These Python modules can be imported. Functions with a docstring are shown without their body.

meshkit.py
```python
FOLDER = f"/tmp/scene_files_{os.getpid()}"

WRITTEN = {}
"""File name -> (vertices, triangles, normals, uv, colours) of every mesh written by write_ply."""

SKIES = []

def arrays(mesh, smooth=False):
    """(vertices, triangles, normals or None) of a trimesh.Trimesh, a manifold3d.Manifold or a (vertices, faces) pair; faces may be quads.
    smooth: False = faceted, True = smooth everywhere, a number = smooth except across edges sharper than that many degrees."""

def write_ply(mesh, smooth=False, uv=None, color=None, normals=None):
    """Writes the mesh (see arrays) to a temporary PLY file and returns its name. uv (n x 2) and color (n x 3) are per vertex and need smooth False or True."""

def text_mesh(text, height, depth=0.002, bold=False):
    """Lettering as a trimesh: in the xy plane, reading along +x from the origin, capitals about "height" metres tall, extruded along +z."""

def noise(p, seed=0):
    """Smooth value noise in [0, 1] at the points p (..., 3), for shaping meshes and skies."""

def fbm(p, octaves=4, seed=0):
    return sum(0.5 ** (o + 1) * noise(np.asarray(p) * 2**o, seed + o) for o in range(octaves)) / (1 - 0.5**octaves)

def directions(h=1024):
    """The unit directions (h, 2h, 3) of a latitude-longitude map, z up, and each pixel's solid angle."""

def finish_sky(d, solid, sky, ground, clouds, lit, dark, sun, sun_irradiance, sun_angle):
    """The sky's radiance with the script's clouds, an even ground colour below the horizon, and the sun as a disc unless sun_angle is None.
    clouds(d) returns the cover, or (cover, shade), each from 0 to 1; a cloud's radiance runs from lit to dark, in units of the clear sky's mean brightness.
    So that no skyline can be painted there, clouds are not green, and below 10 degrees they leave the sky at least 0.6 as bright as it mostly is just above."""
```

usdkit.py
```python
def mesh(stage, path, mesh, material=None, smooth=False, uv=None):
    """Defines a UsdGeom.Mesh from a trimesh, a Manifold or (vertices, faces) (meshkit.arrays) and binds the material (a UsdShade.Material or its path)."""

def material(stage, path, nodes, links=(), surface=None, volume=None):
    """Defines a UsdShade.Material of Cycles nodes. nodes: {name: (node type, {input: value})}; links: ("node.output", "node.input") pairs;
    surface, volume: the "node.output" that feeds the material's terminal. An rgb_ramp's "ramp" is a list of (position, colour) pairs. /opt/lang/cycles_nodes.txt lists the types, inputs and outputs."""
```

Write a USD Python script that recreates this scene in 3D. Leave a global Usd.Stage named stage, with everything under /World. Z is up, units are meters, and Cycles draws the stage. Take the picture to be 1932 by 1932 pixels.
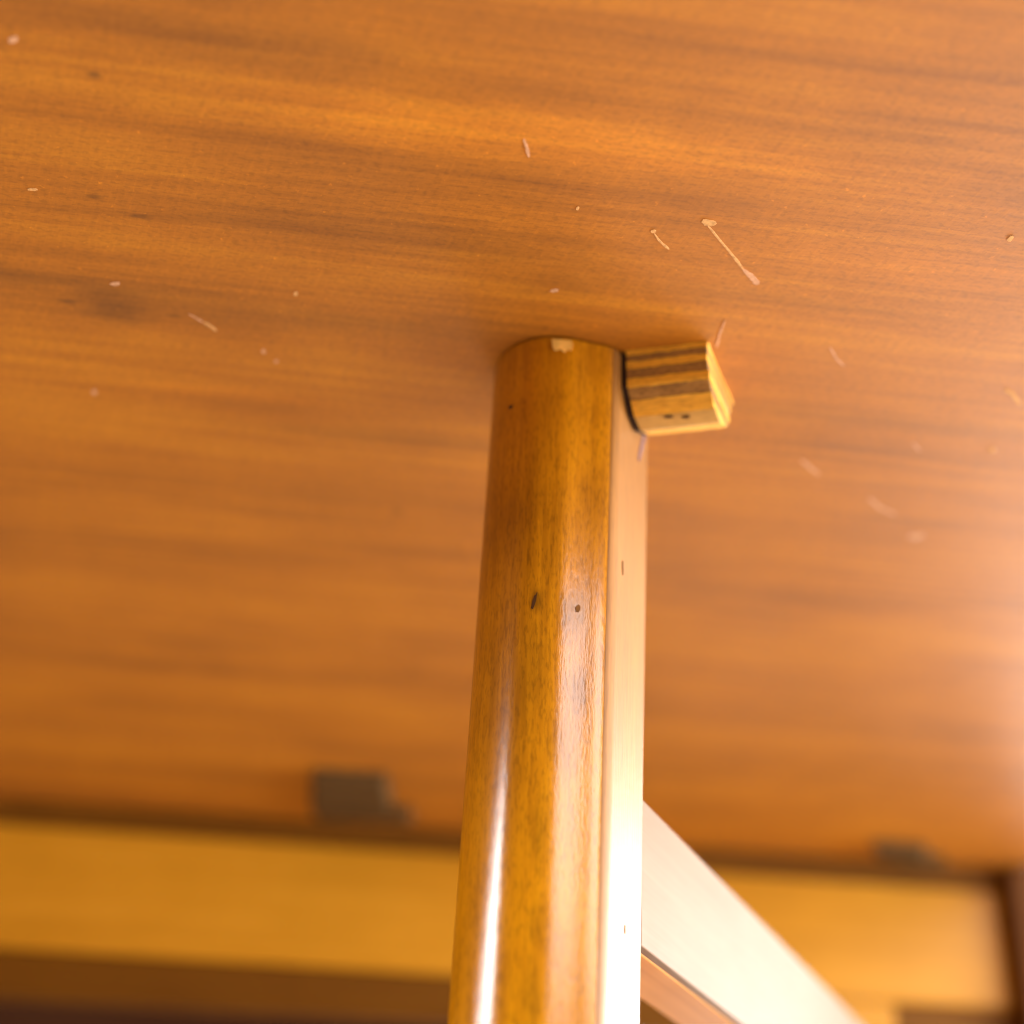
import math, random
import numpy as np
import trimesh
import usdkit, meshkit
from pxr import Usd, UsdGeom, UsdLux, UsdShade, Gf, Sdf
from shapely.geometry import Polygon

rng = np.random.default_rng(7)
random.seed(7)
stage = Usd.Stage.CreateInMemory()
UsdGeom.SetStageUpAxis(stage, UsdGeom.Tokens.z)
UsdGeom.SetStageMetersPerUnit(stage, 1.0)
UsdGeom.Xform.Define(stage, "/World")
UsdGeom.Scope.Define(stage, "/World/Looks")

# ------------------------------------------------------------------ camera
TOP = 0.70                       # underside of the tabletop
EYE = np.array([0.0, 0.0, 0.42])
PITCH, ROLL, FPX, SPX = math.atan(1635 / 2906), 0.035, 2906.0, 1932.0
_fwd = np.array([0, math.cos(PITCH), math.sin(PITCH)])
_r0, _u0 = np.array([1.0, 0, 0]), np.array([0, -math.sin(PITCH), math.cos(PITCH)])
_c, _s = math.cos(ROLL), math.sin(ROLL)
RIGHT, UP = _c * _r0 + _s * _u0, -_s * _r0 + _c * _u0
cam = UsdGeom.Camera.Define(stage, "/World/camera")
m = Gf.Matrix4d(*[*RIGHT, 0, *UP, 0, *(-_fwd), 0, *EYE, 1])
cam.AddTransformOp().Set(m)
FOCAL = 35.0
cam.CreateFocalLengthAttr(FOCAL)
cam.CreateHorizontalApertureAttr(FOCAL * SPX / FPX)
cam.CreateVerticalApertureAttr(FOCAL * SPX / FPX)
cam.CreateClippingRangeAttr(Gf.Vec2f(0.01, 100))
cam.CreateFStopAttr(2.7)
cam.CreateFocusDistanceAttr(0.425)
cam.CreateExposureAttr(0.12)

# ------------------------------------------------------------------ light
def rect(name, loc, target, w, h, intensity, color=(1, 1, 1)):
    l = UsdLux.RectLight.Define(stage, "/World/" + name)
    l.CreateWidthAttr(w); l.CreateHeightAttr(h)
    l.CreateIntensityAttr(intensity); l.CreateColorAttr(Gf.Vec3f(*color))
    z = np.array(loc, float) - np.array(target, float); z /= np.linalg.norm(z)
    x = np.cross([0, 0, 1.0], z); x /= np.linalg.norm(x); y = np.cross(z, x)
    l.AddTransformOp().Set(Gf.Matrix4d(*[*x, 0, *y, 0, *z, 0, *loc, 1]))
    return l
dome = UsdLux.DomeLight.Define(stage, "/World/dome")
dome.CreateIntensityAttr(0.02); dome.CreateColorAttr(Gf.Vec3f(1.0, 0.86, 0.72))
# tall windows of the room: along the right, behind the camera and behind it to the left
rect("window_light", (2.1, 1.3, 0.56), (0, 1.3, 0.56), 4.0, 1.0, 18.0, (1.0, 0.96, 0.92))
rect("window_light_001", (1.95, -1.55, 1.75), (0, 0.4, 1.75), 1.3, 1.4, 11.5, (1.0, 0.91, 0.90))
rect("window_light_002", (-2.45, -0.55, 1.7), (0, 0.4, 1.7), 1.0, 1.4, 54.0, (1.0, 0.98, 1.0))
rect("window_light_003", (1.7, 4.2, 1.5), (0.4, 0.8, 1.5), 2.6, 2.9, 38.0, (1.0, 0.93, 0.90))

# ------------------------------------------------------------------ helpers
def ray(px, py):
    """Direction of a pixel of the 1932-pixel layout drawing."""
    return (px - 966) / FPX * RIGHT - (py - 966) / FPX * UP + _fwd
def ceil(px, py, z=TOP):
    d = ray(px, py); return EYE + d * ((z - EYE[2]) / d[2])
def on_plane(px, py, P, n):
    d = ray(px, py); n = np.asarray(n, float); return EYE + d * (((P - EYE) @ n) / (d @ n))

used = {}
def path_for(parent, name):
    k = used.get((parent, name), 0); used[(parent, name)] = k + 1
    return f"{parent}/{name}" + (f"_{k:03d}" if k else "")
def tag(p, label=None, cat=None, group=None, kind=None):
    p = p.GetPrim() if hasattr(p, "GetPrim") else p
    for k, v in (("label", label), ("category", cat), ("group", group), ("kind", kind)):
        if v: p.SetCustomDataByKey(k, v)
    return p
TANG = math.radians(6.5)                                   # how the table stands to the camera
TORG = np.array([0.03, 0.45, 0.0])
ct, st = math.cos(TANG), math.sin(TANG)
TX, TY = np.array([ct, st, 0]), np.array([-st, ct, 0])     # grain direction, across the grain
def tw(x, y, z=0.0):
    return TORG * [1, 1, 0] + TX * x + TY * y + np.array([0, 0, z])
def to_table(v):
    v = np.asarray(v, float) - TORG
    return np.stack([v @ TX, v @ TY, v[..., 2]], -1)
def part(parent, name, mesh, mat, smooth=False, label=None):
    """A mesh given in world coordinates, put under the table (or one of its parts) in the table's own frame."""
    if hasattr(mesh, "vertices"):
        v, f = np.array(mesh.vertices), np.array(mesh.faces)
    else:
        v, f = np.asarray(mesh[0], float), np.asarray(mesh[1])
    g = usdkit.mesh(stage, path_for(parent, name), (to_table(v), f), mat, smooth=smooth)
    if label: tag(g, label)
    return str(g.GetPath())
def hexa(c):
    """Closed solid from eight corners: four of the bottom, then the four above them."""
    f = [[0, 3, 2, 1], [4, 5, 6, 7], [0, 1, 5, 4], [1, 2, 6, 5], [2, 3, 7, 6], [3, 0, 4, 7]]
    t = trimesh.Trimesh(np.array(c, float), [q for a, b, cc, d in f for q in ([a, b, cc], [a, cc, d])], process=False)
    t.fix_normals()
    return t
def rbox(o, X, Y, Z, sx, sy, sz, r=0.0015):
    """Box with rounded edges; o is its centre, X Y Z its axes."""
    import manifold3d as m3
    if r > 0:
        pts = []
        ball = trimesh.creation.icosphere(1, r).vertices
        for a in (-1, 1):
            for b in (-1, 1):
                for c in (-1, 1):
                    pts.append(ball + [a * (sx / 2 - r), b * (sy / 2 - r), c * (sz / 2 - r)])
        t = trimesh.convex.convex_hull(np.vstack(pts))
    else:
        t = trimesh.creation.box([sx, sy, sz])
    v = np.array(t.vertices)
    v = np.asarray(o) + v[:, :1] * X + v[:, 1:2] * Y + v[:, 2:] * Z
    t = trimesh.Trimesh(v, t.faces, process=False); t.fix_normals()
    return t
def loft(rings):
    """Closed solid through rings of equally many points."""
    n, R = len(rings[0]), len(rings)
    v = np.vstack(list(rings) + [np.mean(rings[0], 0)[None], np.mean(rings[-1], 0)[None]])
    f = []
    for k in range(R - 1):
        for i in range(n):
            j = (i + 1) % n
            a, b, c, d = k * n + i, k * n + j, (k + 1) * n + j, (k + 1) * n + i
            f += [[a, b, c], [a, c, d]]
    for i in range(n):
        j = (i + 1) % n
        f += [[R * n, j, i], [R * n + 1, (R - 1) * n + i, (R - 1) * n + j]]
    t = trimesh.Trimesh(v, f, process=False); t.fix_normals()
    return t

# ------------------------------------------------------------------ materials
def wood(name, dark, mid, light, angle, axis="x", band=(2.0, 34.0), streak=(5.0, 320.0), hatch=None, rough=0.4,
         coat=0.0, coat_rough=0.1, bump=0.15, fleck=None, offset=(0, 0, 0), blotch=0.25, streak_amt=0.5, spec=0.5, coat_bump=False, spread=0.2, stains=(), tint=(1, 1, 1), dust=None):
    """Wood whose grain runs along the given axis, turned by angle about z."""
    def sc(al, ac):
        return {"x": (al, ac, ac), "y": (ac, al, ac), "z": (ac, ac, al)}[axis]
    n = {
        "g": ("geometry", {}),
        "rot": ("mapping", {"mapping_type": "point", "rotation": (0, 0, -angle), "location": offset}),
        "mb": ("mapping", {"mapping_type": "point", "scale": sc(*band)}),
        "ms": ("mapping", {"mapping_type": "point", "scale": sc(*streak)}),
        "warp": ("noise_texture", {"scale": 9.0, "detail": 2.0}),
        "wadd": ("mix_vector", {"fac": 0.02}),
        "nb": ("noise_texture", {"scale": 1.0, "detail": 4.0, "roughness": 0.6, "distortion": 0.3}),
        "ns": ("noise_texture", {"scale": 1.0, "detail": 4.0, "roughness": 0.65}),
        "bl": ("noise_texture", {"scale": 14.0, "detail": 3.0, "roughness": 0.6}),
        "mixn": ("mix_float", {"fac": streak_amt}),
        "mixb": ("mix_float", {"fac": blotch}),
        "ramp": ("rgb_ramp", {"ramp": [(0.0, dark), (0.5 - spread, dark), (0.5, mid), (0.5 + spread, light), (1.0, light)]}),
        "p": ("principled_bsdf", {"roughness": rough, "coat_weight": coat, "coat_roughness": coat_rough, "specular_ior_level": spec, "specular_tint": tint}),
        "bp": ("bump", {"strength": bump, "distance": 0.0006}),
    }
    l = [("g.position", "rot.vector"), ("rot.vector", "warp.vector"), ("rot.vector", "wadd.a"), ("warp.color", "wadd.b"),
         ("wadd.result", "mb.vector"), ("rot.vector", "ms.vector"), ("mb.vector", "nb.vector"), ("ms.vector", "ns.vector"),
         ("rot.vector", "bl.vector"), ("nb.fac", "mixn.a"), ("ns.fac", "mixn.b"), ("mixn.result", "mixb.a"), ("bl.fac", "mixb.b"),
         ("mixb.result", "ramp.fac")]
    col, hgt = "ramp.color", "ns.fac"
    if fleck:                                  # short dark pores along the grain
        n["mf"] = ("mapping", {"mapping_type": "point", "scale": sc(fleck[0], fleck[1])})
        n["nf"] = ("noise_texture", {"scale": 1.0, "detail": 2.0, "roughness": 0.6})
        n["rf"] = ("rgb_ramp", {"ramp": [(0.0, (fleck[2],) * 3), (0.36, (fleck[2],) * 3), (0.5, (1, 1, 1)), (0.66, (1, 1, 1)), (0.8, (1.25,) * 3), (1, (1.25,) * 3)]})
        n["cf"] = ("mix_color", {"blend_type": "multiply", "fac": 1.0, "use_clamp": False})
        l += [("rot.vector", "mf.vector"), ("mf.vector", "nf.vector"), ("nf.fac", "rf.fac"), (col, "cf.a"), ("rf.color", "cf.b")]
        col = "cf.result"
    if dust:                                   # specks of dust and tiny scuffs
        n["dn"] = ("noise_texture", {"scale": dust[0], "detail": 2.0, "roughness": 0.6})
        n["dr"] = ("rgb_ramp", {"ramp": [(0.0, (1, 1, 1)), (0.66, (1, 1, 1)), (0.76, (dust[1], dust[1], dust[1] * 1.1)), (1.0, (dust[1],) * 3)]})
        n["dc"] = ("mix_color", {"blend_type": "multiply", "fac": 1.0, "use_clamp": False})
        l += [("rot.vector", "dn.vector"), ("dn.fac", "dr.fac"), (col, "dc.a"), ("dr.color", "dc.b")]
        col = "dc.result"
    if hatch:                                  # fine sanding marks across the grain
        n["hr"] = ("mapping", {"mapping_type": "point", "rotation": (0, 0, hatch[0])})
        n["hm"] = ("mapping", {"mapping_type": "point", "scale": (hatch[1], hatch[2], 1.0)})
        n["hn"] = ("noise_texture", {"scale": 1.0, "detail": 3.0, "roughness": 0.7})
        n["hp"] = ("rgb_ramp", {"ramp": [(0.0, (hatch[3],) * 3), (0.3, (hatch[3],) * 3), (0.5, (1, 1, 1)), (0.72, (1.12,) * 3), (1, (1.12,) * 3)]})
        n["hc"] = ("mix_color", {"blend_type": "multiply", "fac": 1.0, "use_clamp": False})
        n["hh"] = ("math", {"math_type": "add"})
        l += [("rot.vector", "hr.vector"), ("hr.vector", "hm.vector"), ("hm.vector", "hn.vector"), ("hn.fac", "hp.fac"),
              (col, "hc.a"), ("hp.color", "hc.b"), ("ns.fac", "hh.value1"), ("hn.fac", "hh.value2")]
        col, hgt = "hc.result", "hh.value"
    for i, (sx, sy, rx, ry, k) in enumerate(stains):     # stains and paler figure, each with a place of its own
        n[f"sm{i}"] = ("mapping", {"mapping_type": "point", "location": (-sx / rx, 0.0, -sy / ry) if axis == "z" else (-sx / rx, -sy / ry, 0.0), "scale": (1 / rx, 0.0, 1 / ry) if axis == "z" else (1 / rx, 1 / ry, 0.0)})
        n[f"sw{i}"] = ("mix_vector", {"fac": 0.2})
        n[f"sn{i}"] = ("mapping", {"mapping_type": "point", "location": (-1.1, -1.1, -1.1), "scale": (2.2, 2.2, 2.2)})
        n[f"sa{i}"] = ("mix", {"mix_type": "add", "fac": 0.55})
        n[f"sg{i}"] = ("gradient_texture", {"gradient_type": "spherical"})
        n[f"sr{i}"] = ("rgb_ramp", {"ramp": [(0.0, (1, 1, 1)), (0.25, (0.75 + 0.25 * k,) * 3), (0.7, (k,) * 3), (1.0, (k,) * 3)]})
        n[f"sc{i}"] = ("mix_color", {"blend_type": "multiply", "fac": 1.0, "use_clamp": False})
        l += [("rot.vector", f"sm{i}.vector"), ("st_n.color", f"sn{i}.vector"), (f"sm{i}.vector", f"sa{i}.color1"), (f"sn{i}.vector", f"sa{i}.color2"),
              (f"sa{i}.color", f"sg{i}.vector"), (f"sg{i}.fac", f"sr{i}.fac"), (col, f"sc{i}.a"), (f"sr{i}.color", f"sc{i}.b")]
        col = f"sc{i}.result"
    if stains:
        n["st_m"] = ("mapping", {"mapping_type": "point", "scale": (160, 160, 60) if axis == "z" else (35, 160, 60)})
        n["st_n"] = ("noise_texture", {"scale": 1.0, "detail": 3.0, "roughness": 0.6})
        l += [("rot.vector", "st_m.vector"), ("st_m.vector", "st_n.vector")]
        for i in range(len(stains)): del n[f"sw{i}"]
    l += [(col, "p.base_color"), (hgt, "bp.height"), ("bp.normal", "p.normal")]
    if coat and coat_bump:
        n["cb"] = ("bump", {"strength": coat_bump, "distance": 0.0006})
        l += [("nf.fac", "cb.height"), ("cb.normal", "p.coat_normal")]
    return usdkit.material(stage, "/World/Looks/" + name, n, l, surface="p.BSDF")
def plain(name, color, rough=0.6, scale=300.0, vary=0.25, metallic=0.0):
    d, b = [tuple(c * k for c in color) for k in (1 - vary, 1 + vary)]
    return usdkit.material(stage, "/World/Looks/" + name, {
        "g": ("geometry", {}), "n": ("noise_texture", {"scale": scale, "detail": 3.0}),
        "r": ("rgb_ramp", {"ramp": [(0.25, d), (0.75, b)]}),
        "p": ("principled_bsdf", {"roughness": rough, "metallic": metallic, "specular_ior_level": 0.12})},
        [("g.position", "n.vector"), ("n.fac", "r.fac"), ("r.color", "p.base_color")], surface="p.BSDF")

LANG = math.radians(-20.0)                                 # the leg is turned the other way
def stain_at(px, py, rx, ry, k):
    c = ceil(px, py); return (c @ TX, c @ TY, rx, ry, k)
STAINS = [stain_at(215, 580, 0.016, 0.012, 0.62), stain_at(20, 522, 0.085, 0.005, 0.72), stain_at(1040, 535, 0.022, 0.010, 0.84), stain_at(1030, 262, 0.11, 0.014, 1.28),
          stain_at(450, 75, 0.06, 0.012, 0.80), stain_at(560, 600, 0.10, 0.010, 0.80), stain_at(1700, 250, 0.03, 0.010, 0.90), stain_at(800, 450, 0.09, 0.012, 0.84),
          stain_at(180, 143, 0.0030, 0.0020, 0.50), stain_at(178, 371, 0.0032, 0.0016, 0.55), stain_at(265, 408, 0.0050, 0.0014, 0.6), stain_at(125, 568, 0.0040, 0.0016, 0.55),
          stain_at(330, 596, 0.0036, 0.0016, 0.62), stain_at(750, 965, 0.0026, 0.0040, 0.72), stain_at(1400, 560, 0.09, 0.006, 0.88), stain_at(780, 830, 0.09, 0.008, 0.82),
          stain_at(1700, 800, 0.15, 0.008, 0.85), stain_at(1850, 520, 0.10, 0.014, 1.14), stain_at(420, 740, 0.05, 0.006, 1.15)]
M_top = wood("tabletop_wood", (0.20, 0.064, 0.000), (0.42, 0.150, 0.001), (0.60, 0.250, 0.003), TANG, "x",
             band=(2.0, 34.0), streak=(8.0, 260.0), hatch=(math.radians(-16), 1000.0, 150.0, 0.95), rough=0.55, spec=0.9, tint=(1.0, 0.94, 0.88), bump=0.035, fleck=(420.0, 1000.0, 0.80), streak_amt=0.48, spread=0.20, blotch=0.22, dust=(430.0, 1.45), stains=STAINS)
def leg_stain(px, py, rx, rz, k):
    c = on_plane(px, py, ceil(1050, 628), np.array([0, 1.0, 0]))      # on the front of the leg
    return (c @ np.array([math.cos(LANG), math.sin(LANG), 0]), c[2], rx, rz, k)
LEG_STAINS = [leg_stain(1080, 1150, 0.0050, 0.012, 0.62), leg_stain(1078, 1290, 0.0042, 0.010, 0.66), leg_stain(1062, 1395, 0.0050, 0.016, 0.72), leg_stain(1010, 1130, 0.0022, 0.006, 0.5),
              leg_stain(1015, 1560, 0.0045, 0.014, 0.78), leg_stain(1000, 1890, 0.0050, 0.012, 0.72), leg_stain(1010, 1750, 0.0035, 0.009, 0.80), leg_stain(990, 1270, 0.0070, 0.018, 0.80)]
M_leg = wood("leg_wood", (0.20, 0.064, 0.000), (0.47, 0.180, 0.001), (0.64, 0.27, 0.001), LANG, "z",
             band=(3.0, 70.0), streak=(30.0, 600.0), rough=0.5, bump=0.22, fleck=(330.0, 1400.0, 0.74), blotch=0.5, coat=1.0, coat_rough=0.20, coat_bump=0.10, spec=0.03, stains=LEG_STAINS, spread=0.16)
M_rail = wood("stretcher_wood", (0.165, 0.105, 0.064), (0.195, 0.126, 0.080), (0.225, 0.148, 0.096), math.radians(67), "x",
              band=(4.0, 60.0), streak=(12.0, 500.0), spec=0.08, rough=0.6, bump=0.15)
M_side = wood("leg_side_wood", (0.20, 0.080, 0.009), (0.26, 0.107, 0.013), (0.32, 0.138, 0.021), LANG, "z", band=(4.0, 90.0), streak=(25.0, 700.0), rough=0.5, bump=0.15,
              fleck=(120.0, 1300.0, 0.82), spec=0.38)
M_core = wood("stretcher_core_wood", (0.40, 0.17, 0.03), (0.52, 0.24, 0.05), (0.62, 0.31, 0.075), math.radians(67), "x", rough=0.6, bump=0.1, spec=0.08)
M_post = wood("post_wood", (0.07, 0.022, 0.002), (0.10, 0.034, 0.003), (0.13, 0.048, 0.004), TANG, "z", rough=0.6, bump=0.1, spec=0.15)
M_apron = wood("apron_wood", (0.42, 0.190, 0.006), (0.53, 0.250, 0.012), (0.64, 0.315, 0.022), TANG, "x", rough=0.45, bump=0.08, spec=0.3)
M_brown = wood("batten_wood", (0.11, 0.040, 0.002), (0.15, 0.058, 0.003), (0.19, 0.078, 0.004), TANG, "x", rough=0.6, bump=0.1, spec=0.15)
M_dark = wood("wall_wood", (0.012, 0.003, 0.001), (0.018, 0.005, 0.001), (0.026, 0.008, 0.002), 0.0, "x", rough=0.9, bump=0.1, spec=0.05)
M_floor = wood("floor_wood", (0.25, 0.165, 0.095), (0.31, 0.21, 0.125), (0.36, 0.255, 0.16), 0.0, "y", rough=0.4, bump=0.1)
BANG = math.radians(-12.5)
ply_light = wood("ply_pale", (0.62, 0.30, 0.02), (0.77, 0.40, 0.03), (0.86, 0.50, 0.06), BANG, "x", band=(20, 300), streak=(60, 1500), rough=0.6, bump=0.3, fleck=(300, 1800, 0.75))
ply_dark = wood("ply_brown", (0.20, 0.095, 0.016), (0.33, 0.165, 0.035), (0.50, 0.28, 0.07), BANG, "x", band=(60, 400), streak=(200, 1800), rough=0.7, bump=0.5, fleck=(700, 1600, 0.6))
ply_face = wood("ply_face", (0.44, 0.25, 0.06), (0.55, 0.33, 0.085), (0.64, 0.40, 0.12), BANG, "x", band=(20, 200), streak=(60, 1200), rough=0.6, bump=0.3, fleck=(300, 1800, 0.8))
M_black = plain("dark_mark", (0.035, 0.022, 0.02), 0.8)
M_hole = plain("hole_brown", (0.07, 0.028, 0.008), 0.8)
M_brace = plain("bracket_metal", (0.095, 0.055, 0.020), 0.8)
M_pencil = plain("pencil_mark", (0.16, 0.10, 0.13), 0.6)
M_scratch = plain("scratch_pale", (0.66, 0.40, 0.17), 0.7, 900.0, 0.3)
M_smear = plain("smear_pale", (0.62, 0.38, 0.24), 0.6, 700.0, 0.3)

# ------------------------------------------------------------------ setting
def sheet(name, x0, x1, y0, y1, z, mat):
    g = usdkit.mesh(stage, "/World/" + name, (np.array([[x0, y0, z], [x1, y0, z], [x1, y1, z], [x0, y1, z]], float), np.array([[0, 1, 2, 3]])), mat)
    return g
tag(sheet("floor", -4, 4, -4, 5, 0.0, M_floor), "plain wooden floor the table stands on", kind="structure")
wall = trimesh.creation.box([3.0, 0.05, 2.4]); wall.apply_translation([-1.32, 1.62, 1.2])
tag(usdkit.mesh(stage, "/World/wall", wall, M_dark), "dark brown wood wall behind the table", kind="structure")  # wall darkness is set in its near-black base colour

# ------------------------------------------------------------------ the table
T = UsdGeom.Xform.Define(stage, "/World/table")
T.AddTranslateOp().Set(Gf.Vec3d(*TORG)); T.AddRotateZOp().Set(math.degrees(TANG))
tag(T, "varnished orange-brown wooden table seen from below, with amber leg and pale stretcher", "table")
W = "/World/table"

# tabletop: far edge line measured through the layout, near edge in front of the camera
FAR = ceil(500, 1545); far_y = (FAR - TORG) @ TY
X0, X1, Y0, Y1 = -0.95, 0.34, -0.216, far_y + 0.03
top = rbox(tw((X0 + X1) / 2, (Y0 + Y1) / 2, TOP + 0.011), TX, TY, np.array([0, 0, 1.0]), X1 - X0, Y1 - Y0, 0.022, 0.002)
TOPP = part(W, "tabletop", top, M_top, smooth=25)

# leg: rounded section, measured where it meets the top; flat on its right side
K = ceil(1168, 660)
LU, LV = np.array([math.cos(LANG), math.sin(LANG), 0]), np.array([-math.sin(LANG), math.cos(LANG), 0])
sec = np.array([[0, 0.0015], [-0.0004, -0.0012], [-0.0014, -0.0028], [-0.0052, -0.0058], [-0.0090, -0.0087], [-0.0124, -0.0112], [-0.0165, -0.0130], [-0.0215, -0.0142],
                [-0.0265, -0.0136], [-0.0315, -0.0116], [-0.0358, -0.0084], [-0.0392, -0.0042], [-0.0414, 0.0012], [-0.0422, 0.0075], [-0.0418, 0.014],
                [-0.0400, 0.0215], [-0.0362, 0.0282], [-0.0300, 0.0330], [-0.0220, 0.0354], [-0.0120, 0.0364], [-0.0030, 0.0364], [-0.0008, 0.0356], [0, 0.0335]])
from scipy.interpolate import CubicSpline
def dense(poly, n=12):
    a = poly[:22]; t = np.r_[0, np.cumsum(np.linalg.norm(np.diff(a, axis=0), axis=1))]
    cs = CubicSpline(t, a); s = cs(np.linspace(0, t[-1], 140))
    side = np.linspace(poly[22], poly[0] + [0, 0.0008], 12)
    return np.vstack([s, side])
SEC = dense(sec)
LEAN = math.tan(math.radians(1.3))
def leg_ring(z):
    d = TOP - z
    s = SEC.copy()
    s[:, 0] *= 1 + 0.03 * d; s[:, 1] *= 1 - 0.18 * d
    if d < 0.0005: s = s * 0.95 + SEC.mean(0) * 0.05
    o = K + np.array([-LEAN * d, -0.002 * d, 0]); o[2] = z
    return o + s[:, :1] * LU + s[:, 1:] * LV
zs = np.r_[np.linspace(0.0, 0.45, 6), np.linspace(0.46, TOP - 0.0010, 40), TOP - 0.0002]
LEGP = part(W, "leg", loft([leg_ring(z) for z in zs]), M_leg, smooth=35, label="glossy amber wooden leg with rounded front and flat right side")

# the flat right side has an uncoated wood colour of its own, up to the rounded, varnished front
def side_ring(z):
    d = TOP - z
    k, w = 1 - 0.18 * d, 1 + 0.03 * d
    c = np.array([[-0.0028, -0.0018], [-0.0017, -0.0027], [-0.0011, -0.0026], [-0.00035, -0.0014], [0.00005, 0.0002], [0.0003, 0.0016], [0.00035, 0.0030], [0.00035, 0.0340], [-0.0028, 0.0346]]) * [w, k]
    o = K + np.array([-LEAN * d, -0.002 * d, 0]); o[2] = z
    return o + c[:, :1] * LU + c[:, 1:] * LV
part(LEGP, "side_face", loft([side_ring(z) for z in (0.0005, 0.3, 0.5, TOP - 0.0012)]), M_side, smooth=50, label="flat right side of the leg in its own wood colour")

# plywood offcut glued beside the leg head: bevelled profile (receding, dropping), one mesh per ply
V1 = ceil(1336, 643); V1[2] = TOP
EA = math.radians(20.6)
EV = np.array([math.sin(EA), math.cos(EA), 0])
V0 = K + np.array([0.0022, 0.0004, 0]); V0[2] = TOP
prof = Polygon([(0, 0), (0.0009, -0.0127), (0.0078, -0.0194), (0.0150, -0.0206), (0.0262, -0.0156), (0.0359, 0)])
from shapely.geometry import box as sbox
plies = [0, -0.0018, -0.0042, -0.0066, -0.0102, -0.0130, -0.0160, -0.0193, -0.0215]
mats = [ply_light, ply_dark, ply_light, ply_dark, ply_light, ply_dark, ply_light, ply_face]
BL = UsdGeom.Xform.Define(stage, path_for(W, "plywood_block"))
tag(BL, "small bevelled plywood offcut glued to the underside, right of the leg")
BP = str(BL.GetPath())
EV0 = np.array([math.sin(math.radians(22.0)), math.cos(math.radians(22.0)), 0])
for i in range(8):
    pr = (0.0 if i % 2 == 0 else -0.00025)
    lay = prof.intersection(sbox(-0.01, plies[i + 1] , 0.06, plies[i] - (0.0 if i else 0.0001)))
    if i % 2: lay = lay.buffer(-0.00012)
    q = np.array(lay.exterior.coords)[:-1]
    e = 0.0003 * (i % 2) * 1.0 + (0.0004 if i in (2, 6) else 0)
    XX = (V1 - V0); XX /= np.linalg.norm(XX)
    rings = []
    q = np.vstack([q, q[:1]]); q = np.vstack([np.linspace(q[k], q[k + 1], 4)[:-1] for k in range(len(q) - 1)])
    for t in np.linspace(0, 1, 22):
        a = V0 + q[:, :1] * EV0; b = V1 - XX * (e + 0.0004 * meshkit.noise(np.c_[q * 900, np.full(len(q), i)])[:, None]) + q[:, :1] * EV
        g = a * (1 - t) + b * t; zz = q[:, 1].copy()
        for bi in range(1, 8):                       # the glue lines wander a little
            k = np.abs(q[:, 1] - plies[bi]) < 0.00018
            zz[k] += 0.0009 * (meshkit.fbm(np.c_[np.full(k.sum(), t * 9 + bi * 7.3), q[k, 0] * 300, np.zeros(k.sum())], 3) - 0.5)
        g = g + np.c_[np.zeros((len(q), 2)), zz] + np.c_[EV[:2] * np.ones((len(q), 1)), np.zeros(len(q))] * (0.0003 * (meshkit.noise(np.c_[np.full(len(q), t * 22), q * 700]) - 0.5))[:, None]
        rings.append(g)
    part(BP, "ply", loft(rings), mats[i], smooth=40)
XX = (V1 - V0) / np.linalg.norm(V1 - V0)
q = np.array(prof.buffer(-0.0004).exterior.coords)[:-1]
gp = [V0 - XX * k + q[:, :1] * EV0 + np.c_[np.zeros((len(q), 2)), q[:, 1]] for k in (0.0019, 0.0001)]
part(BP, "gap_shade", loft(gp), M_black, label="dark strip standing in for the shade in the gap between leg and plywood")  # black strip added to paint the shade in the gap beside the leg
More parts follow.
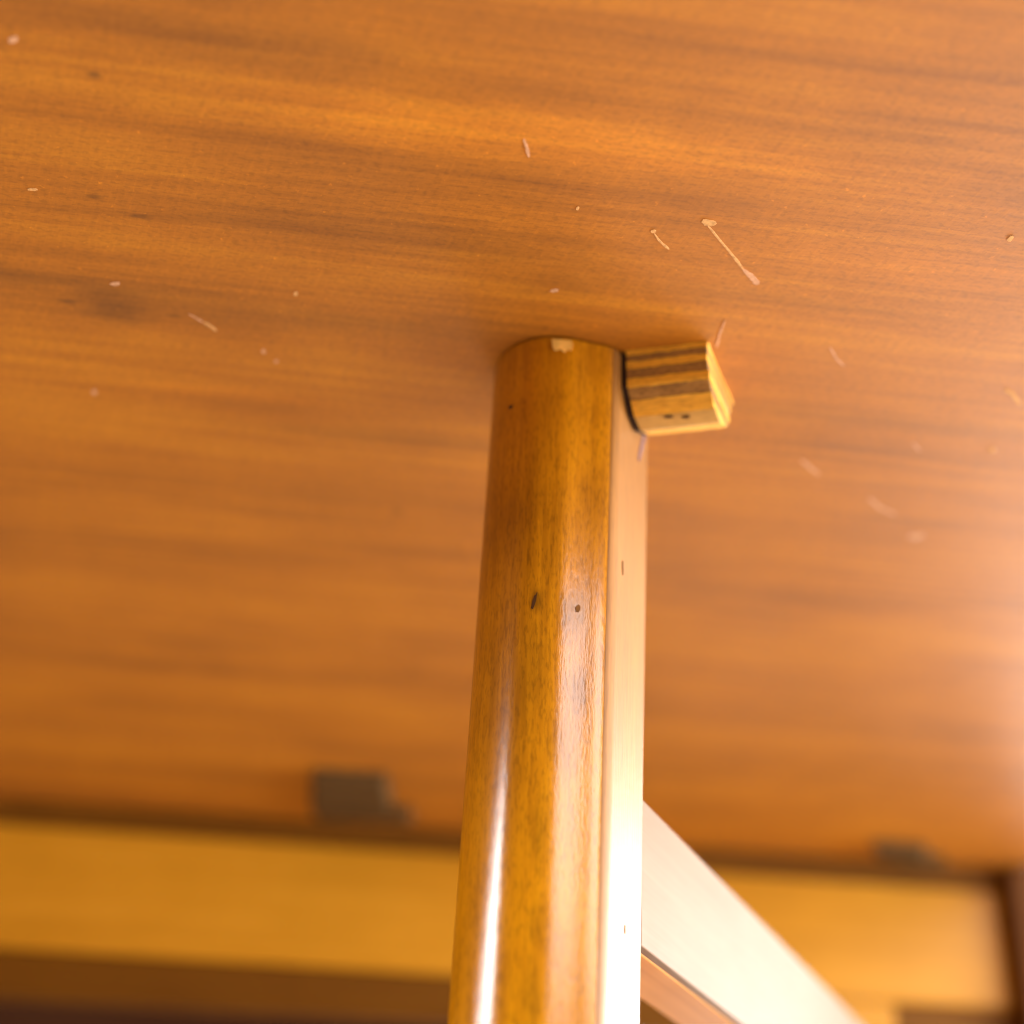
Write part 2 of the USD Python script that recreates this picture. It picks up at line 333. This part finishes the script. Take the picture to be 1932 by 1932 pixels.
# staple seen end on in the lowest ply
def flat_poly(pts, thick, up=np.array([0, 0, -1.0])):
    """A thin chip on a surface: outline pts (n x 3), raised by thick along up."""
    pts = np.asarray(pts, float)
    return loft([pts - up * thick * 0.3, pts + up * thick])
def blob(c, X, Y, rx, ry, n=14, jag=0.2):
    t = np.linspace(0, 2 * np.pi, n, endpoint=False); k = 1 + jag * (rng.random(n) - 0.5) * 2
    return np.asarray(c) + (rx * k * np.cos(t))[:, None] * X + (ry * k * np.sin(t))[:, None] * Y
XB = (V1 - V0) / np.linalg.norm(V1 - V0)
for px in (1261, 1293):
    c = ceil(px, 786, TOP - 0.0200)
    part(BP, "staple", flat_poly(blob(c, XB, EV0, 0.0012, 0.0006, jag=0.4), 0.0003), M_hole)

# stretcher running back from the leg, low down
RAZ = math.radians(23.0)
RV, RU = np.array([math.sin(RAZ), math.cos(RAZ), 0]), np.array([math.cos(RAZ), -math.sin(RAZ), 0])
R0 = on_plane(1215, 1510, K + LV * 0.028 - np.array([0.004, 0, 0]), LU)
ztop = R0[2]; zbot = on_plane(1210, 1808, R0, RU)[2]
RL = 0.50; Z3 = np.array([0, 0, 1.0])
zc, hh = (ztop + zbot) / 2, ztop - zbot
o = R0 + RV * (RL / 2 - 0.004) - RU * 0.0025; o[2] = zc + 0.0018
RAILP = part(W, "stretcher", rbox(o, RV, -RU, Z3, RL, 0.005, hh - 0.0035, 0.0006), M_rail, smooth=30, label="pale wooden stretcher board running back from the leg")
o2 = o - RU * 0.0092; o2[2] = zc + 0.0015
part(RAILP, "core", rbox(o2, RV, -RU, Z3, RL - 0.002, 0.018, hh - 0.0031, 0.0008), M_core, smooth=30, label="orange-brown back of the stretcher")

# far side of the frame: dark strip, ochre apron, brown batten
def fx(px, py):                                            # position along the far side of a pixel
    return (on_plane(px, py, FAR, TY) - TORG) @ TX
def fz(px, py):
    return on_plane(px, py, FAR, TY)[2]
Z3 = np.array([0, 0, 1.0])
z_strip, z_apron, z_bat = fz(500, 1586), fz(500, 1818), fz(500, 1905)
xr = fx(1895, 1750)
xl = X0 + 0.03
def bar(name, x0, x1, z0, z1, y0, y1, mat, r=0.0015, label=None):
    return part(W, name, rbox(tw((x0 + x1) / 2, (y0 + y1) / 2, (z0 + z1) / 2), TX, TY, Z3, x1 - x0, y1 - y0, z1 - z0, r), mat, smooth=30, label=label)
bar("edge_strip", xl, xr, z_strip, TOP - 0.0003, far_y - 0.004, far_y + 0.010, M_brown, label="dark brown strip between tabletop and ochre apron")
bar("apron", xl, xr, z_apron, z_strip - 0.0004, far_y, far_y + 0.018, M_apron, label="ochre yellow apron board under the far edge")
g0, g1 = fx(1560, 1890), fx(1690, 1890)
bar("batten", xl, g0, z_bat, z_apron - 0.0004, far_y + 0.002, far_y + 0.020, M_brown, label="brown batten below the apron")
bar("batten", g1, xr, z_bat, z_apron - 0.0004, far_y + 0.002, far_y + 0.020, M_brown, label="short brown batten beside the far leg")
bar("apron_tab", g0 + 0.0004, g1 - 0.0004, z_bat - 0.01, z_apron - 0.0006, far_y + 0.001, far_y + 0.017, M_apron)
# far leg at the right end and the low cross rail that ties the frame together
far_leg = rbox(tw(xr + 0.019, far_y + 0.006, TOP / 2 - 0.0002), np.array([math.cos(0.05), math.sin(0.05), 0]), np.array([-math.sin(0.05), math.cos(0.05), 0]), Z3, 0.036, 0.044, TOP - 0.0006, 0.004)
part(W, "leg", far_leg, M_post, smooth=30, label="dark brown far leg at the right end of the apron")
bar("cross_rail", xl, xr - 0.001, zbot, ztop, far_y - 0.009, far_y + 0.011, M_brown)
far_leg2 = rbox(tw(xl - 0.019, far_y + 0.006, TOP / 2 - 0.0002), TX, TY, Z3, 0.036, 0.044, TOP - 0.0006, 0.004)
part(W, "leg", far_leg2, M_brown, smooth=30)

# grey fixing brackets that hold the top, out of focus at the far side
def bracket(corners, foot, label):
    """A clip screwed under the top: its footprint and its foot given as layout corners."""
    def slab(c, h):
        P = np.array([ceil(x, y) for x, y in c]); P[:, 2] = TOP - 0.0002
        Q = P.copy(); Q[:, 2] -= h; cen = Q.mean(0); Q[:, :2] = cen[:2] + (Q[:, :2] - cen[:2]) * 0.9
        return loft([P, Q])
    pb = part(W, "bracket", slab(corners, 0.006), M_brace, smooth=30, label=label)
    part(pb, "bracket_foot", slab(foot, 0.005), M_brace, smooth=30)
bracket([(590, 1448), (730, 1456), (742, 1516), (585, 1512)], [(592, 1516), (775, 1520), (782, 1538), (590, 1532)], "grey-green fixing bracket under the top near its far edge, left of the leg")
bracket([(1645, 1584), (1745, 1592), (1752, 1608), (1650, 1602)], [(1690, 1609), (1780, 1614), (1784, 1622), (1692, 1617)], "grey-green fixing bracket under the top near its far edge, right of the leg")

# ------------------------------------------------------------------ marks on the underside and on the leg
def stroke(pts, w0, w1, mat, name, parent=TOPP, z=TOP, thick=0.00015, jag=0.25):
    """A scrape along layout points, w0 to w1 metres wide."""
    P = np.array([ceil(x, y, z) for x, y in pts])
    t = np.linspace(0, 1, 9); s = np.linspace(0, 1, len(P))
    C = np.stack([np.interp(t, s, P[:, k]) for k in range(3)], 1)
    D = np.gradient(C, axis=0); D /= np.linalg.norm(D, axis=1)[:, None]
    N = np.stack([-D[:, 1], D[:, 0], 0 * D[:, 0]], 1)
    w = (w0 + (w1 - w0) * t) / 2 * (1 + jag * (rng.random(9) - 0.5) * 2); w[0] *= 0.5; w[-1] *= 0.5
    v = np.vstack([C + N * w[:, None], (C - N * w[:, None] * (0.8 + 0.4 * rng.random(9))[:, None])[::-1]])
    part(parent, name, flat_poly(v, thick), mat)
def spot(px, py, rx, ry, ang, mat, name, parent=TOPP, z=TOP, thick=0.00015):
    a = math.radians(ang); X = TX * math.cos(a) + TY * math.sin(a); Y = -TX * math.sin(a) + TY * math.cos(a)
    part(parent, name, flat_poly(blob(ceil(px, py, z), X, Y, rx, ry, jag=0.18), thick), mat)
stroke([(1336, 426), (1360, 455), (1385, 485), (1402, 508)], 0.0006, 0.0008, M_scratch, "scratch")
stroke([(1402, 508), (1418, 522), (1430, 536)], 0.0009, 0.0022, M_smear, "scratch")
spot(1337, 420, 0.0021, 0.0013, 15, M_scratch, "chip")
stroke([(1234, 440), (1245, 455), (1262, 470)], 0.0004, 0.0007, M_scratch, "scratch")
spot(1233, 436, 0.0008, 0.0007, 0, M_scratch, "chip")
stroke([(988, 262), (994, 278), (998, 296)], 0.0005, 0.0009, M_smear, "scratch")
stroke([(384, 608), (398, 616), (408, 624)], 0.0009, 0.0008, M_scratch, "scratch")
stroke([(356, 592), (370, 600), (382, 607)], 0.0003, 0.0006, M_smear, "scratch")
spot(558, 554, 0.0006, 0.0011, 0, M_scratch, "chip")
spot(24, 74, 0.0016, 0.0009, -40, M_smear, "chip")
spot(62, 357, 0.0014, 0.0006, -10, M_scratch, "chip")
spot(497, 663, 0.0006, 0.0011, 0, M_smear, "chip")
spot(521, 682, 0.0006, 0.0008, 0, M_smear, "chip")
spot(178, 740, 0.0009, 0.0014, 0, M_smear, "chip")
spot(1871, 849, 0.0012, 0.0014, 0, M_scratch, "chip")
stroke([(1640, 940), (1660, 958), (1688, 970)], 0.0016, 0.0012, M_smear, "scratch")
spot(1728, 1012, 0.0028, 0.0022, -20, M_smear, "chip")
stroke([(1896, 735), (1910, 742), (1925, 764)], 0.0010, 0.0014, M_scratch, "scratch")
stroke([(1512, 868), (1530, 884), (1545, 895)], 0.0010, 0.0010, M_smear, "scratch")
stroke([(1566, 655), (1578, 676), (1592, 690)], 0.0005, 0.0007, M_smear, "scratch")
stroke([(1722, 835), (1735, 850)], 0.0008, 0.0008, M_smear, "scratch")
spot(1906, 450, 0.0007, 0.0014, 0, M_scratch, "chip")
spot(1090, 393, 0.0004, 0.0008, 0, M_scratch, "chip")
spot(1046, 548, 0.0013, 0.0007, -20, M_smear, "chip")
spot(217, 535, 0.0014, 0.0008, -20, M_smear, "chip")
stroke([(1368, 604), (1358, 630), (1352, 655)], 0.0004, 0.0008, M_smear, "scratch")

# marks on the leg follow its surface
legm = trimesh.Trimesh(*[getattr(loft([leg_ring(z) for z in np.linspace(0.45, TOP - 0.001, 60)]), k) for k in ("vertices", "faces")], process=False)
def on_leg(px, py):
    d = ray(px, py); d = d / np.linalg.norm(d)
    for _ in range(40):
        loc, ri, ti = legm.ray.intersects_location([EYE], [d])
        if len(loc): break
        px += 1.5 * (1 if px < 1070 else -1); py += 1.0 if py < 700 else 0.0
        d = ray(px, py); d = d / np.linalg.norm(d)
    k = np.argmin(np.linalg.norm(loc - EYE, axis=1)); n = legm.face_normals[ti[k]]
    return loc[k], n if n @ d < 0 else -n
def leg_mark(px, py, rx, rz, mat, name, lean=0.0, thick=0.00012, n=14):
    c, nn = on_leg(px, py)
    X = np.cross(Z3, nn); X /= np.linalg.norm(X); Y = np.cross(nn, X)
    X, Y = X * math.cos(lean) + Y * math.sin(lean), -X * math.sin(lean) + Y * math.cos(lean)
    p = blob(c, X, Y, rx, rz, n, 0.3)
    part(LEGP, name, loft([p - nn * 0.0002, p + nn * thick]), mat)
M_crack = plain("crack_brown", (0.16, 0.065, 0.012))
leg_mark(1008, 1134, 0.00045, 0.0025, M_hole, "nick", -0.25)
leg_mark(1090, 1148, 0.0007, 0.0012, M_crack, "nick", -0.3)
leg_mark(1176, 1755, 0.0002, 0.0011, M_crack, "nick", 0.1, 0.0006)
leg_mark(1172, 1070, 0.0003, 0.0022, M_crack, "nick", 0.05, 0.0006)
leg_mark(964, 768, 0.0008, 0.0007, M_black, "nick")
for a, b in (((1213, 822), (1208, 842)), ((1208, 842), (1202, 868))):
    pa, na = on_leg(*a); pb, nb = on_leg(*b)
    D = (pb - pa); D /= np.linalg.norm(D); N = np.cross(D, na); N /= np.linalg.norm(N)
    w = 0.0010
    p = np.array([pa - N * w, pb - N * w * 0.6, pb + N * w * 0.6, pa + N * w])
    part(LEGP, "pencil_mark", loft([p - na * 0.0002, p + na * 0.0006]), M_pencil)
c, nn = on_leg(1062, 645)
X = np.cross(Z3, nn); X /= np.linalg.norm(X)
p = np.array([c + X * a + Z3 * b for a, b in ((-0.0031, -0.0024), (-0.0024, -0.0036), (-0.0008, -0.0029), (0.0006, -0.0040), (0.0015, -0.0026), (0.0027, -0.0031), (0.0031, -0.0010), (0.0026, 0.0006), (-0.0034, 0.0006))])
p[:, 2] = np.minimum(p[:, 2], TOP - 0.0003)
part(LEGP, "bare_patch", loft([p - nn * 0.0004, p + nn * 0.00025]), plain("bare_wood", (0.72, 0.42, 0.10)))
